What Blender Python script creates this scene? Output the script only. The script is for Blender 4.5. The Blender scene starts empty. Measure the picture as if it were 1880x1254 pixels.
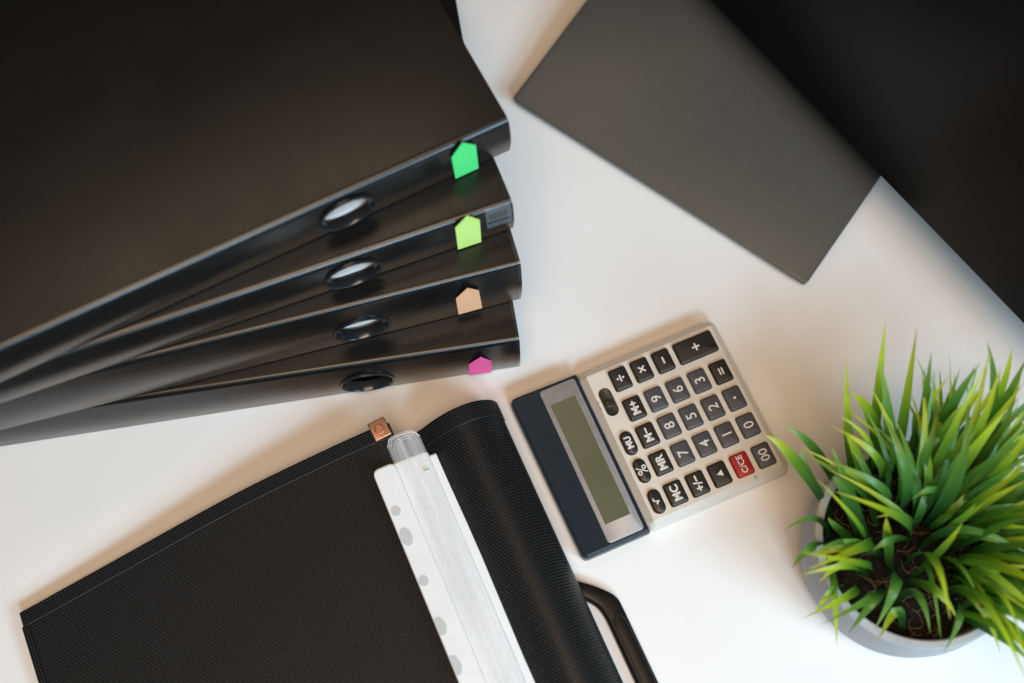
import bpy, bmesh, math, random
from mathutils import Vector, Matrix
random.seed(7)
R = math.radians
SC = bpy.context.scene
COL = SC.collection

# ------------------------------------------------------------------ camera
F_PX, TILT, CAM_H = 2400.0, R(20.5), 0.83           # measured from the photograph (1880 px wide)
cd = bpy.data.cameras.new('camera'); cam = bpy.data.objects.new('camera', cd); COL.objects.link(cam)
cam.location = (0, 0, CAM_H); cam.rotation_euler = (TILT, 0, 0)
cd.sensor_width = 36; cd.lens = F_PX / 1880 * 36; cd.clip_start = .02; cd.clip_end = 50
cd.dof.use_dof = True; cd.dof.focus_distance = .835; cd.dof.aperture_fstop = 3.1
SC.camera = cam

# ------------------------------------------------------------------ world, lamps, exposure
w = bpy.data.worlds.new('World'); SC.world = w; w.use_nodes = True
bg = w.node_tree.nodes['Background']; bg.inputs[0].default_value = (1.0, .80, .62, 1); bg.inputs[1].default_value = .02
SC.cycles.transparent_max_bounces = 40; SC.cycles.max_bounces = 14; SC.cycles.diffuse_bounces = 6
SC.view_settings.view_transform = 'Standard'; SC.view_settings.look = 'None'
SC.view_settings.exposure = .08; SC.view_settings.gamma = 1

def area(name, loc, target, sx, sy, power, col):
    l = bpy.data.lights.new(name, 'AREA'); l.shape = 'RECTANGLE'; l.size = sx; l.size_y = sy
    l.energy = power; l.color = col
    o = bpy.data.objects.new(name, l); COL.objects.link(o); o.location = loc
    o.rotation_euler = (Vector(target) - Vector(loc)).to_track_quat('-Z', 'Y').to_euler()
    return o
area('window_light', (1.18, -.70, 1.00), (.22, .30, 0), .62, .50, 20.5, (.50, .78, 1.0))
lamp = area('ceiling_lamp', (-.36, .72, 1.60), (-.36, .7201, 0), .85, .34, 1.9, (1.0, .72, .50)); lamp.rotation_euler = (0, 0, R(30))
area('room_lamp', (.02, -.24, 1.60), (.02, .35, 0), .9, .65, 15.8, (1.0, .70, .47))
area('cool_fill_lamp', (.75, -1.75, 1.90), (.10, .4, .05), .70, .50, 35, (.56, .81, 1.0))  # added cool lamp, gives the binder edges their pale streaks

# ------------------------------------------------------------------ helpers
def at(u, v, z):
    """the point at height z that the photograph shows at pixel (u, v)"""
    x = (u - 940) / F_PX; y = -(v - 627) / F_PX
    c, s = math.cos(TILT), math.sin(TILT)
    d = Vector((x, y * c + s, y * s - c)); t = (z - CAM_H) / d.z
    return d * t + Vector((0, 0, CAM_H))

def tag(o, label=None, cat=None, group=None, kind=None):
    if label: o['label'] = label
    if cat: o['category'] = cat
    if group: o['group'] = group
    if kind: o['kind'] = kind
    return o

def empty(name, loc=(0, 0, 0), rot=(0, 0, 0)):
    o = bpy.data.objects.new(name, None); COL.objects.link(o); o.location = loc; o.rotation_euler = rot
    o.empty_display_size = .02
    return o

def link(name, me, mat, parent=None, smooth=40):
    if mat is not None and not me.materials: me.materials.append(mat)
    o = bpy.data.objects.new(name, me); COL.objects.link(o)
    if parent: o.parent = parent
    if smooth:
        for p in me.polygons: p.use_smooth = True
        me.set_sharp_from_angle(angle=R(smooth))
    return o

def mesh(name, verts, faces, uvs=None):
    me = bpy.data.meshes.new(name); me.from_pydata([tuple(v) for v in verts], [], faces)
    if uvs:
        l = me.uv_layers.new(name='UVMap')
        for lp in me.loops: l.data[lp.index].uv = uvs[lp.vertex_index]
    me.validate(); me.update()
    return me

def fixn(me):
    bm = bmesh.new(); bm.from_mesh(me); bmesh.ops.recalc_face_normals(bm, faces=bm.faces); bm.to_mesh(me); bm.free(); me.update()
    return me

def rrect(x0, y0, x1, y1, r, n=5):
    pts = []
    for cx, cy, a0 in ((x1 - r, y0 + r, -90), (x1 - r, y1 - r, 0), (x0 + r, y1 - r, 90), (x0 + r, y0 + r, 180)):
        for k in range(n + 1):
            a = R(a0 + 90 * k / n); pts.append((cx + r * math.cos(a), cy + r * math.sin(a)))
    return pts

def inset(pts, d):
    """move a convex counter-clockwise outline inwards by d"""
    n = len(pts); out = []
    for i in range(n):
        a, b, c = Vector(pts[i - 1]), Vector(pts[i]), Vector(pts[(i + 1) % n])
        e1 = (b - a); e2 = (c - b)
        if e1.length < 1e-9: e1 = e2
        if e2.length < 1e-9: e2 = e1
        n1 = Vector((-e1.y, e1.x)).normalized(); n2 = Vector((-e2.y, e2.x)).normalized()
        m = (n1 + n2); m = m / max(.2, m.dot(n1)) if m.length > 1e-6 else n1
        out.append(tuple(b + m * d))
    return out

def slab(name, rings, cap0=True, cap1=True):
    """closed loft through rings = [(outline, z), ...] with equal point counts"""
    n = len(rings[0][0]); vs = []; fs = []
    for pts, z in rings:
        for p in pts: vs.append((p[0], p[1], z if len(p) < 3 else p[2] + z))
    for k in range(len(rings) - 1):
        for i in range(n):
            j = (i + 1) % n
            fs.append((k * n + i, k * n + j, (k + 1) * n + j, (k + 1) * n + i))
    if cap0: fs.append(tuple(reversed(range(n))))
    if cap1: fs.append(tuple((len(rings) - 1) * n + i for i in range(n)))
    return mesh(name, vs, fs)

def rounded_slab(name, pts, z0, z1, b, n=3, bot=0.0):
    rings = [(inset(pts, bot), z0)]
    for k in range(n + 1):
        a = math.pi / 2 * k / n
        rings.append((inset(pts, b * (1 - math.cos(a))), z1 - b + b * math.sin(a)))
    return slab(name, rings)

def lathe(name, prof, n=48, axis='z', close=False):
    vs = []; fs = []; m = len(prof)
    for i in range(n):
        a = 2 * math.pi * i / n
        for r, h in prof:
            if axis == 'z': vs.append((r * math.cos(a), r * math.sin(a), h))
            else: vs.append((r * math.cos(a), h, r * math.sin(a)))
    for i in range(n):
        j = (i + 1) % n
        for k in range(m if close else m - 1):
            l = (k + 1) % m
            fs.append((i * m + k, j * m + k, j * m + l, i * m + l))
    return fixn(mesh(name, vs, fs))

def sweep(name, path, dirv, length, nlen=1, thick=0.0):
    """a 3-D path moved along dirv; uv in metres (x = along the path, y = along the sweep); optional thickness below"""
    n = len(path); s = [0.0]
    for i in range(1, n): s.append(s[-1] + (path[i] - path[i - 1]).length)
    vs = []; uv = []; fs = []
    for k in range(nlen + 1):
        for i in range(n): vs.append(path[i] + dirv * (length * k / nlen)); uv.append((s[i], length * k / nlen))
    for k in range(nlen):
        for i in range(n - 1): fs.append((k * n + i, (k + 1) * n + i, (k + 1) * n + i + 1, k * n + i + 1))
    if thick:
        off = len(vs)
        for k in range(nlen + 1):
            for i in range(n):
                t = (path[min(i + 1, n - 1)] - path[max(i - 1, 0)]).normalized(); nn = t.cross(dirv).normalized()
                if i == 0: s0 = nn
                vs.append(vs[k * n + i] + nn * thick); uv.append(uv[k * n + i])
        top = list(fs)
        for f in top: fs.append(tuple(off + q for q in reversed(f)))
        for i in range(n - 1):
            fs.append((i, i + 1, off + i + 1, off + i)); a = nlen * n
            fs.append((a + i + 1, a + i, off + a + i, off + a + i + 1))
        for k in range(nlen):
            fs.append(((k + 1) * n, k * n, off + k * n, off + (k + 1) * n))
            fs.append((k * n + n - 1, (k + 1) * n + n - 1, off + (k + 1) * n + n - 1, off + k * n + n - 1))
    return mesh(name, vs, fs, uv)

def smooth_path(pts, n=8):
    """Catmull-Rom through the points"""
    out = []
    P = [pts[0] * 2 - pts[1]] + list(pts) + [pts[-1] * 2 - pts[-2]]
    for i in range(1, len(P) - 2):
        p0, p1, p2, p3 = P[i - 1], P[i], P[i + 1], P[i + 2]
        for k in range(n):
            t = k / n
            out.append(.5 * ((2 * p1) + (p2 - p0) * t + (2 * p0 - 5 * p1 + 4 * p2 - p3) * t * t + (3 * p1 - p0 - 3 * p2 + p3) * t ** 3))
    out.append(P[-2].copy())
    return out

# ------------------------------------------------------------------ materials
class NT:
    def __init__(s, name):
        s.m = bpy.data.materials.new(name); s.m.use_nodes = True; s.t = s.m.node_tree
        s.b = s.t.nodes['Principled BSDF']; s.out = s.t.nodes['Material Output']
    def n(s, typ, **kw):
        x = s.t.nodes.new(typ)
        for k, v in kw.items(): setattr(x, k, v)
        return x
    def l(s, a, b): s.t.links.new(a, b)
    def val(s, sock, v):
        if hasattr(v, 'is_linked'): s.l(v, sock)
        else: sock.default_value = v
    def math(s, op, a, b=None, c=None):
        x = s.n('ShaderNodeMath', operation=op); s.val(x.inputs[0], a)
        if b is not None: s.val(x.inputs[1], b)
        if c is not None: s.val(x.inputs[2], c)
        return x.outputs[0]
    def ramp(s, fac, stops):
        x = s.n('ShaderNodeValToRGB'); s.l(fac, x.inputs[0]); e = x.color_ramp.elements
        while len(e) < len(stops): e.new(.5)
        for q, (p, c) in zip(e, stops): q.position = p; q.color = (*c, 1) if len(c) == 3 else c
        return x.outputs[0]
    def noise(s, scale, detail=3, rough=.55, vec=None):
        x = s.n('ShaderNodeTexNoise'); x.inputs['Scale'].default_value = scale
        x.inputs['Detail'].default_value = detail; x.inputs['Roughness'].default_value = rough
        if vec is None: vec = s.n('ShaderNodeTexCoord').outputs['Object']
        s.l(vec, x.inputs['Vector']); return x.outputs['Fac']
    def bump(s, h, dist, strength=1.0):
        x = s.n('ShaderNodeBump'); x.inputs['Distance'].default_value = dist; x.inputs['Strength'].default_value = strength
        s.l(h, x.inputs['Height']); s.l(x.outputs[0], s.b.inputs['Normal']); return x
    def set(s, **kw):
        for k, v in kw.items(): s.val(s.b.inputs[k.replace('_', ' ')], v)
        return s

def C4(c): return (c[0], c[1], c[2], 1)

def simple(name, col, rough=.5, metal=0.0, spec=.5, var=.08, nscale=60, bump=0.0, bscale=900, coat=0.0):
    """one colour with a little mottling, uneven gloss and a fine grain"""
    q = NT(name); nf = q.noise(nscale)
    q.l(q.ramp(nf, [(.3, tuple(c * (1 - var) for c in col)), (.7, tuple(min(1, c * (1 + var)) for c in col))]), q.b.inputs['Base Color'])
    rr = q.math('MULTIPLY_ADD', nf, .12 * rough, rough * .94); q.l(rr, q.b.inputs['Roughness'])
    q.set(Metallic=metal, Specular_IOR_Level=spec, Coat_Weight=coat)
    if bump: q.bump(q.noise(bscale, 2), bump)
    return q.m

def plastic_black(name, base=.006, rough=.26, spec=.5):
    """satin black polypropylene with a fine grain and a few dust specks"""
    q = NT(name)
    tc = q.n('ShaderNodeTexCoord').outputs['Object']
    nz = q.noise(14, 5, .62, tc)
    vor = q.n('ShaderNodeTexVoronoi'); vor.inputs['Scale'].default_value = 260; q.l(tc, vor.inputs['Vector'])
    sep = q.n('ShaderNodeSeparateColor'); q.l(vor.outputs['Color'], sep.inputs[0])
    sp = q.math('MULTIPLY', q.math('LESS_THAN', vor.outputs['Distance'], .07), q.math('GREATER_THAN', sep.outputs[0], .985))
    mix = q.n('ShaderNodeMix', data_type='RGBA'); q.l(q.math('MULTIPLY', sp, .35), mix.inputs[0])
    mix.inputs[6].default_value = (base, base * .97, base * .92, 1); mix.inputs[7].default_value = (.3, .29, .27, 1)
    q.l(mix.outputs[2], q.b.inputs['Base Color'])
    q.l(q.math('MULTIPLY_ADD', nz, .20, rough - .09), q.b.inputs['Roughness'])
    q.set(Specular_IOR_Level=spec)
    q.bump(q.noise(2600, 2, .5, tc), .00002, .5)
    return q.m

def fabric(name, pitch, lo, hi, rough=.42, depth=.00035, square=False, spec=.5):
    """woven coated cloth: a lattice of small raised cells, uv in metres"""
    q = NT(name); uv = q.n('ShaderNodeUVMap').outputs[0]; sp = q.n('ShaderNodeSeparateXYZ'); q.l(uv, sp.inputs[0])
    k = 2 * math.pi / pitch; hs = []
    dirs = ((1, 0), (0, 1)) if square else ((0, 1.1547), (1, .57735), (1, -.57735))
    for dx, dy in dirs:
        a = q.math('ADD', q.math('MULTIPLY', sp.outputs[0], k * dx), q.math('MULTIPLY', sp.outputs[1], k * dy)); hs.append(q.math('COSINE', a))
    h = hs[0]
    for x in hs[1:]: h = q.math('ADD', h, x)
    h = q.math('MULTIPLY_ADD', h, 1 / 4.5 if not square else .25, .4)
    mr = q.n('ShaderNodeMapRange', interpolation_type='SMOOTHSTEP'); q.l(h, mr.inputs[0])
    mr.inputs[1].default_value = .30; mr.inputs[2].default_value = .85
    hh = mr.outputs[0]
    q.l(q.ramp(hh, [(0, lo), (1, hi)]), q.b.inputs['Base Color'])  # highlights on the raised cells painted in as a paler colour
    q.l(q.math('MULTIPLY_ADD', hh, -.18, rough + .16), q.b.inputs['Roughness'])
    q.set(Specular_IOR_Level=spec); q.bump(hh, depth)
    return q.m

def glassy(name, col, alpha, rough=.2, spec=.5):
    q = NT(name); q.set(Base_Color=C4(col), Roughness=rough, Alpha=alpha, Specular_IOR_Level=spec)
    q.bump(q.noise(60, 2), .0006); return q.m

M = {}
def desk_mat():
    q = NT('white desk laminate')
    nf = q.noise(7, 4); tc = q.n('ShaderNodeTexCoord').outputs['Object']
    vor = q.n('ShaderNodeTexVoronoi'); vor.inputs['Scale'].default_value = 95; q.l(tc, vor.inputs['Vector'])
    sep = q.n('ShaderNodeSeparateColor'); q.l(vor.outputs['Color'], sep.inputs[0])
    sp = q.math('MULTIPLY', q.math('LESS_THAN', vor.outputs['Distance'], .035), q.math('GREATER_THAN', sep.outputs[0], .90))
    mx = q.n('ShaderNodeMix', data_type='RGBA'); q.l(q.math('MULTIPLY', sp, .30), mx.inputs[0]); mx.inputs[7].default_value = (.35, .30, .25, 1)
    q.l(q.ramp(nf, [(.3, (.80, .79, .775)), (.7, (.83, .82, .805))]), mx.inputs[6]); q.l(mx.outputs[2], q.b.inputs['Base Color'])
    q.l(q.math('MULTIPLY_ADD', q.noise(40, 3), .08, .27), q.b.inputs['Roughness'])
    q.set(Specular_IOR_Level=.45); q.bump(q.noise(700, 2), .00003, .5); return q.m
M['desk'] = desk_mat()
M['binder'] = plastic_black('black binder plastic')
M['ring'] = simple('dark metal finger ring', (.055, .060, .068), .2, .75, nscale=30, spec=.6)
M['ring_black'] = simple('black gloss finger ring', (.02, .02, .02), .18)
M['inside'] = simple('dark binder inside', (.02, .02, .02), .6)
M['paper'] = simple('white office paper', (.82, .82, .81), .75, var=.02, bump=.00004)
M['fabric'] = fabric('black honeycomb cloth', .0023, (.0015, .0018, .002), (.021, .024, .028), rough=.33, depth=.0006, spec=.40)
M['hem'] = fabric('black woven hem', .0017, (.0015, .0018, .002), (.030, .033, .037), square=True, rough=.38, depth=.0003, spec=.2)
M['seam'] = simple('dark grey seam thread', (.022, .024, .027), .5)
M['copper'] = simple('brushed copper clip', (.46, .26, .175), .40, 1.0, nscale=120, bump=.00006, bscale=500)
M['handle'] = simple('black handle plastic', (.010, .0085, .007), .36, spec=.22, nscale=80, bump=.00003, bscale=1500)
M['strip'] = simple('white punched strip', (.80, .82, .83), .3, var=.03, nscale=90, bump=.0003, bscale=70)
def film_mat():
    q = NT('clear sleeve film'); uv = q.n('ShaderNodeUVMap').outputs[0]
    mp = q.n('ShaderNodeMapping'); mp.inputs['Scale'].default_value = (240, 9, 1); q.l(uv, mp.inputs[0])
    nz = q.noise(1.0, 3, .6, mp.outputs[0]); mr = q.n('ShaderNodeMapRange'); q.l(nz, mr.inputs[0])
    mr.inputs[1].default_value = .35; mr.inputs[2].default_value = .72; mr.inputs[3].default_value = .05; mr.inputs[4].default_value = .22
    q.l(mr.outputs[0], q.b.inputs['Alpha']); q.set(Base_Color=(.92, .93, .94, 1), Roughness=.16, Specular_IOR_Level=.6); q.bump(nz, .0008); return q.m
M['sleeve'] = film_mat()
M['film_glint'] = simple('film edge glint', (.85, .87, .88), .2)
M['hole'] = glassy('hole in the strip', (.60, .62, .62), .6, .5)
M['green_print'] = simple('green print', (.25, .5, .12), .6)
M['silver'] = simple('champagne silver plastic', (.78, .725, .645), .34, .22, var=.03, nscale=200, bump=.00002, bscale=2000)
M['navy'] = simple('dark navy plastic', (.017, .024, .032), .30, nscale=150, spec=.15)
M['panel'] = simple('grey display surround', (.34, .32, .315), .4, .1, nscale=200)
M['key_black'] = simple('black key rubber', (.022, .019, .017), .38, nscale=200)
M['key_grey'] = simple('slate grey key rubber', (.072, .074, .084), .36, nscale=200)
M['key_red'] = simple('red key rubber', (.36, .018, .018), .36, nscale=200)
M['legend'] = simple('white key print', (.72, .70, .66), .5, nscale=200)
M['legend_dark'] = simple('dark small print', (.12, .11, .10), .6)
M['switch'] = simple('olive black slider', (.030, .026, .018), .3)
M['pot'] = simple('grey concrete pot', (.41, .415, .43), .62, var=.10, nscale=35, bump=.00025, bscale=260)
M['laptop'] = simple('dark grey aluminium', (.076, .077, .071), .34, .22, var=.03, nscale=150, bump=.00001, bscale=3000)
M['rubber'] = simple('black rubber', (.02, .02, .02), .7)
M['monitor'] = simple('black monitor shell', (.006, .0055, .005), .42, spec=.06)
M['screen'] = simple('switched off screen', (.0055, .0048, .0042), .26, spec=.16, nscale=3)

def lcd_mat():
    q = NT('olive lcd glass')
    nf = q.noise(16, 3); q.l(q.ramp(nf, [(.35, (.105, .101, .056)), (.6, (.132, .126, .072)), (.75, (.110, .107, .078))]), q.b.inputs['Base Color'])
    q.set(Roughness=.2, Specular_IOR_Level=.25); return q.m
M['lcd'] = lcd_mat()
def flag_mat(name, col):
    q = NT(name); nf = q.noise(120, 2)
    q.l(q.ramp(nf, [(.3, tuple(c * .96 for c in col)), (.7, col)]), q.b.inputs['Base Color']); q.set(Roughness=.55, Specular_IOR_Level=.3)
    return q.m
def soil_mat():
    q = NT('dark potting soil'); nf = q.noise(330, 5, .7)
    q.l(q.ramp(nf, [(.35, (.006, .004, .003)), (.6, (.020, .013, .008)), (.8, (.075, .050, .026))]), q.b.inputs['Base Color'])
    q.set(Roughness=.95, Specular_IOR_Level=.2); q.bump(q.noise(420, 4, .7), .004); return q.m
M['soil'] = soil_mat()
M['root'] = simple('dry coir strand', (.17, .11, .055), .9)
def leaf_mat():
    q = NT('artificial grass leaf')
    uv = q.n('ShaderNodeUVMap').outputs[0]; sp = q.n('ShaderNodeSeparateXYZ'); q.l(uv, sp.inputs[0])
    oi = q.n('ShaderNodeObjectInfo')
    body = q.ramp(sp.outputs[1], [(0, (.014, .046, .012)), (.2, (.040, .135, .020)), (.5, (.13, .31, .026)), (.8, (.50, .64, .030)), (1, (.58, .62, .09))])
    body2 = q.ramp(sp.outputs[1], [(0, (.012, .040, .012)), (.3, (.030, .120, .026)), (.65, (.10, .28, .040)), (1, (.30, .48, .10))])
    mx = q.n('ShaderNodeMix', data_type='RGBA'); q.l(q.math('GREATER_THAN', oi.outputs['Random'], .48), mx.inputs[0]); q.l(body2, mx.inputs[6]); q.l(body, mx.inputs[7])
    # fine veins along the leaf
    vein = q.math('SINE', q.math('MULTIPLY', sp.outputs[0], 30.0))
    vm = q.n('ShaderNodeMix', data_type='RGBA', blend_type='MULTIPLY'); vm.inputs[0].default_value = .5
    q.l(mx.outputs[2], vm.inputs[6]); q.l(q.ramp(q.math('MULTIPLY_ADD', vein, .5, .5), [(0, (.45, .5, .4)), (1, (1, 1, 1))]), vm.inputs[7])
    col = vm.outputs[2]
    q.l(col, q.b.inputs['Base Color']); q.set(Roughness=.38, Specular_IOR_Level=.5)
    tr = q.n('ShaderNodeBsdfTranslucent')
    br = q.n('ShaderNodeMix', data_type='RGBA', blend_type='MULTIPLY'); br.inputs[0].default_value = 1; q.l(col, br.inputs[6]); br.inputs[7].default_value = (1.7, 1.5, .7, 1)
    q.l(br.outputs[2], tr.inputs[0])
    ms = q.n('ShaderNodeMixShader'); ms.inputs[0].default_value = .36
    q.l(q.b.outputs[0], ms.inputs[1]); q.l(tr.outputs[0], ms.inputs[2]); q.l(ms.outputs[0], q.out.inputs['Surface'])
    return q.m
M['leaf'] = leaf_mat()

# ------------------------------------------------------------------ desk
DX0, DX1, DY0, DY1 = -.85, .95, -.35, .95
desk = link('desk', rounded_slab('desk', rrect(DX0, DY0, DX1, DY1, .004), -.028, 0, .002), M['desk']); tag(desk, kind='structure')

# ------------------------------------------------------------------ lever arch files, fanned in one stack
BL, BW = .365, .290
#           z bottom, z top, right-hand bottom corner, turn, ring centre px, hole inside, what tells it apart
FILES = [
    (.0002, .0502, (.0026, .2915), 9.3, (676, 712), None, 'bottom black binder of the fanned stack, its spine bearing the pink flag', .0),
    (.0507, .1062, (.0032, .3195), 15.27, (666, 609), 'paper', 'second black binder from the bottom of the stack, its spine bearing the peach flag', .0),
    (.1067, .1408, (.0007, .3439), 20.74, (650, 508), 'paper', 'third black binder from the bottom, with lime flag and clear sticker residue on its spine', .0),
    (.1413, .1770, (-.0014, .3782), 27.25, (643, 400), 'paper', 'topmost black binder of the stack, its spine bearing the green flag', .0)]

def spine_profile(h, bulge, r=None, n=6, inner=0.0):
    """(y, z) from the top cover down the rounded spine to the bottom cover"""
    p = []; q = inner; r = r or (.0054 if h < .045 else .0038); rb = .0020
    for k in range(n + 1):
        a = R(90 + 90 * k / n); p.append((r + (r - q) * math.cos(a), h - r + (r - q) * math.sin(a)))
    m = 8
    for k in range(1, m):
        t = k / m; p.append((q - bulge * math.sin(math.pi * t), h - r - (h - r - max(rb, q + .0002)) * t))
    for k in range(n + 1):
        a = R(180 + 90 * k / n); rd = max(rb - q, .0003); p.append((q + rd + rd * math.cos(a), q + rd + rd * math.sin(a)))
    return p

def prism_x(name, prof, x0, x1, nseg=1):
    n = len(prof); vs = []; fs = []
    for k in range(nseg + 1):
        x = x0 + (x1 - x0) * k / nseg
        vs += [(x, y, z) for y, z in prof]
    for k in range(nseg):
        for i in range(n):
            j = (i + 1) % n; fs.append((k * n + i, k * n + j, (k + 1) * n + j, (k + 1) * n + i))
    fs.append(tuple(range(n))); fs.append(tuple(nseg * n + i for i in reversed(range(n))))
    return fixn(mesh(name, vs, fs))

OVAL = Matrix.Diagonal((1.10, 1, .90, 1))                     # the finger rings are slightly oval
def cut_hole(me, x, z, r):
    """bore a round hole through the spine (an exact boolean, evaluated at once)"""
    a = bpy.data.objects.new('work', me); COL.objects.link(a)
    cm = lathe('cut', [(0, -.02), (r, -.02), (r, .012), (0, .012)], 48, 'y'); cm.transform(Matrix.Translation((x, 0, z)) @ OVAL)
    bm = bmesh.new(); bm.from_mesh(cm); bmesh.ops.remove_doubles(bm, verts=bm.verts, dist=1e-6); bmesh.ops.recalc_face_normals(bm, faces=bm.faces); bm.to_mesh(cm); bm.free()
    b = bpy.data.objects.new('tool', cm); COL.objects.link(b)
    md = a.modifiers.new('hole', 'BOOLEAN'); md.operation = 'DIFFERENCE'; md.object = b; md.solver = 'EXACT'
    dg = bpy.context.evaluated_depsgraph_get(); dg.update()
    out = bpy.data.meshes.new_from_object(a.evaluated_get(dg), depsgraph=dg)
    bpy.data.objects.remove(a); bpy.data.objects.remove(b)
    return out

file_info = []
for i, (zb, zt, base, turn, rc, hin, label, _) in enumerate(FILES):
    h = zt - zb; bulge = (.0026, .0028, .0016, .0018)[i]
    f = empty('lever_arch_file', (base[0], base[1], zb), (0, 0, R(turn)))
    tag(f, label, 'binder', 'black lever arch files fanned in a stack')
    mw = Matrix.Translation(f.location) @ Matrix.Rotation(R(turn), 4, 'Z'); inv = mw.inverted()
    zc = zb + h * (.47, .45, .48, .50)[i]
    c = inv @ at(*rc, zc)
    hx = c.x; hz = zc - zb
    rr = .0166 if h > .045 else .0163
    t = .0024
    outer = [(BW, h)] + spine_profile(h, bulge) + [(BW, 0)]
    inner = [(BW, t)] + list(reversed(spine_profile(h, bulge, inner=t))) + [(BW, h - t)]
    me = prism_x('cover', outer + inner, -BL, 0, 1)
    me = cut_hole(me, hx, hz, rr - .0016)
    link('cover', me, M['binder'], f, 30)
    # finger ring: a flanged tube set in the hole
    y0 = -bulge * .95
    ri = rr - .0018
    prof = [(ri, .0034), (ri, y0 - .0006), (ri + .0003, y0 - .0010), (ri + .0007, y0 - .0007), (rr - .0006, y0 - .0007), (rr - .0002, y0 - .0010), (rr, y0 - .0003), (rr, y0 + .0006), (ri + .0003, y0 + .0006), (ri + .0003, .0034)]
    ring = lathe('finger_ring', prof, 56, 'y', True); ring.transform(Matrix.Translation((hx, 0, hz)) @ OVAL)
    link('finger_ring', ring, M['ring'] if i else M['ring_black'], f, 60)
    # what is filed inside
    ptop = (h * .5) if not hin else hz - ri * .90 + .0025
    pb = slab('page_block', [(rrect(-BL + .02, .0056 if hin else .03, -.012, BW - .02, .001, 2), t + .0005), (rrect(-BL + .02, .0056 if hin else .03, -.012, BW - .02, .001, 2), max(ptop, t + .003))])
    link('page_block', pb, M['paper'] if hin else M['inside'], f)
    file_info.append((f, mw, inv, h, bulge))

# clear sticker with leftover print on the third binder's spine
f, mw, inv, h, bulge = file_info[2]
def spine_pt(fi, s, t, off):
    """local point on the outside of a spine: s = x, t = distance down from the top of the rounded corner"""
    f, mw, inv, h, bulge = file_info[fi]
    prof = spine_profile(h, bulge, n=8); d = 0
    for a, b in zip(prof, prof[1:]):
        va, vb = Vector(a), Vector(b); L = (vb - va).length
        if d + L >= t or b == prof[-1]:
            q = va + (vb - va) * min(1, (t - d) / L); e = (vb - va).normalized(); nn = Vector((e.y, -e.x))
            if nn.x > 0 and nn.y < .3: nn = -nn
            if q.y > h / 2 and nn.y < 0 and nn.x > -.05: nn = -nn
            q = q + nn * off
            return Vector((s, q.x, q.y))
        d += L
def spine_patch(fi, name, outline_fn, t0, t1, off, mat, parent, rows=14, thick=.00012):
    """a thin sheet that follows the spine; outline_fn(t) gives (s_left, s_right)"""
    vs = []; fs = []; cols = 4
    for k in range(rows + 1):
        t = t0 + (t1 - t0) * k / rows; a, b = outline_fn(t)
        for c in range(cols + 1): vs.append(spine_pt(fi, a + (b - a) * c / cols, t, off))
    n = cols + 1
    for k in range(rows):
        for c in range(cols): fs.append((k * n + c, (k + 1) * n + c, (k + 1) * n + c + 1, k * n + c + 1))
    return vs, fs
vs, fs = spine_patch(2, 'clear_sticker', lambda t: (-.0172, -.0012), .0030, .0215, .00025, None, None)
lab = link('clear_sticker', mesh('clear_sticker', vs, fs), glassy('clear sticker film', (.42, .47, .52), .22, .12), f)
vs, fs = [], []
for k, (s0, s1, t0, t1) in enumerate([(-.0150, -.0135, .0075, .0125), (-.0128, -.0110, .0070, .0128), (-.0103, -.0088, .0074, .0126), (-.0080, -.0066, .0070, .0124), (-.0058, -.0042, .0074, .0126)]):
    v, q = spine_patch(2, '', lambda t: (s0, s1), t0, t1, .0004, None, None, 4); o = len(vs); vs += v; fs += [tuple(o + x for x in y) for y in q]
tag(link('sticker_print', mesh('sticker_print', vs, fs), simple('faded sticker print', (.05, .065, .05), .4), lab), kind='stuff')
vs, fs = spine_patch(2, 'tape_edge', lambda t: (-.0165, -.0035), .0150, .0162, .0004, None, None, 3)
link('sticker_edge', mesh('sticker_edge', vs, fs), simple('dark sticker edge', (.012, .012, .012), .4), lab)

# thin black edge guards on the short end of the two lower binders
for fi in (0, 1):
    f, mw, inv, h, bulge = file_info[fi]
    pr = [(.16, h + .0003)] + [(y, z) for y, z in spine_profile(h + .0003, bulge + .0003)] + [(.16, 0.0)]
    pi = [(.16, .003)] + list(reversed([(y, z) for y, z in spine_profile(h, bulge, inner=.003)])) + [(.16, h - .003)]
    g = prism_x('edge_guard', pr[:-1] + [(.16, .0001)] + pi, .0001, .0024); link('edge_guard', g, M['ring_black'], f, 30)

# sticky page flags stuck flat on the spines: pentagons, point upwards (corners read off the photograph, laid on the spine plane)
def flag(fi, pts, col, label):
    f, mw, inv, h, bulge = file_info[fi]; y = -bulge - .0004; out = []
    for u, v in pts:
        p0, p1 = inv @ at(u, v, f.location.z), inv @ at(u, v, f.location.z + .1); t = (y - p0.y) / (p1.y - p0.y); p = p0 + (p1 - p0) * t
        out.append(Vector((p.x, y, max(p.z, .0012))))
    ap, ls, bl, br, rs = out
    rows = []; n = 6
    for k in range(n + 1): t = k / n; rows.append((ap.lerp(ls, t), ap.lerp(rs, t)))
    for k in range(1, n + 1): t = k / n; rows.append((ls.lerp(bl, t), rs.lerp(br, t)))
    zb_, ztp = min(bl.z, br.z), ap.z; vs = []; fs = []
    for l, r in rows:
        for c in range(5):
            q = l.lerp(r, c / 4); e = (q.z - zb_) / (ztp - zb_); q.y -= .0010 * max(0, e - .55) ** 2 + .0003 * math.sin(c * 1.3 + fi) * e
            vs.append(mw @ q)
    for k in range(len(rows) - 1):
        for c in range(4): fs.append((k * 5 + c, (k + 1) * 5 + c, (k + 1) * 5 + c + 1, k * 5 + c + 1))
    org = sum(vs, Vector()) / len(vs); me = mesh('page_flag', [v - org for v in vs], fs)
    ob = link('page_flag', me, flag_mat(label.split()[0] + ' flag paper', col), None, 50); ob.location = org
    tag(ob, label, 'page flag', 'sticky page flags on the binder spines')
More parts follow.
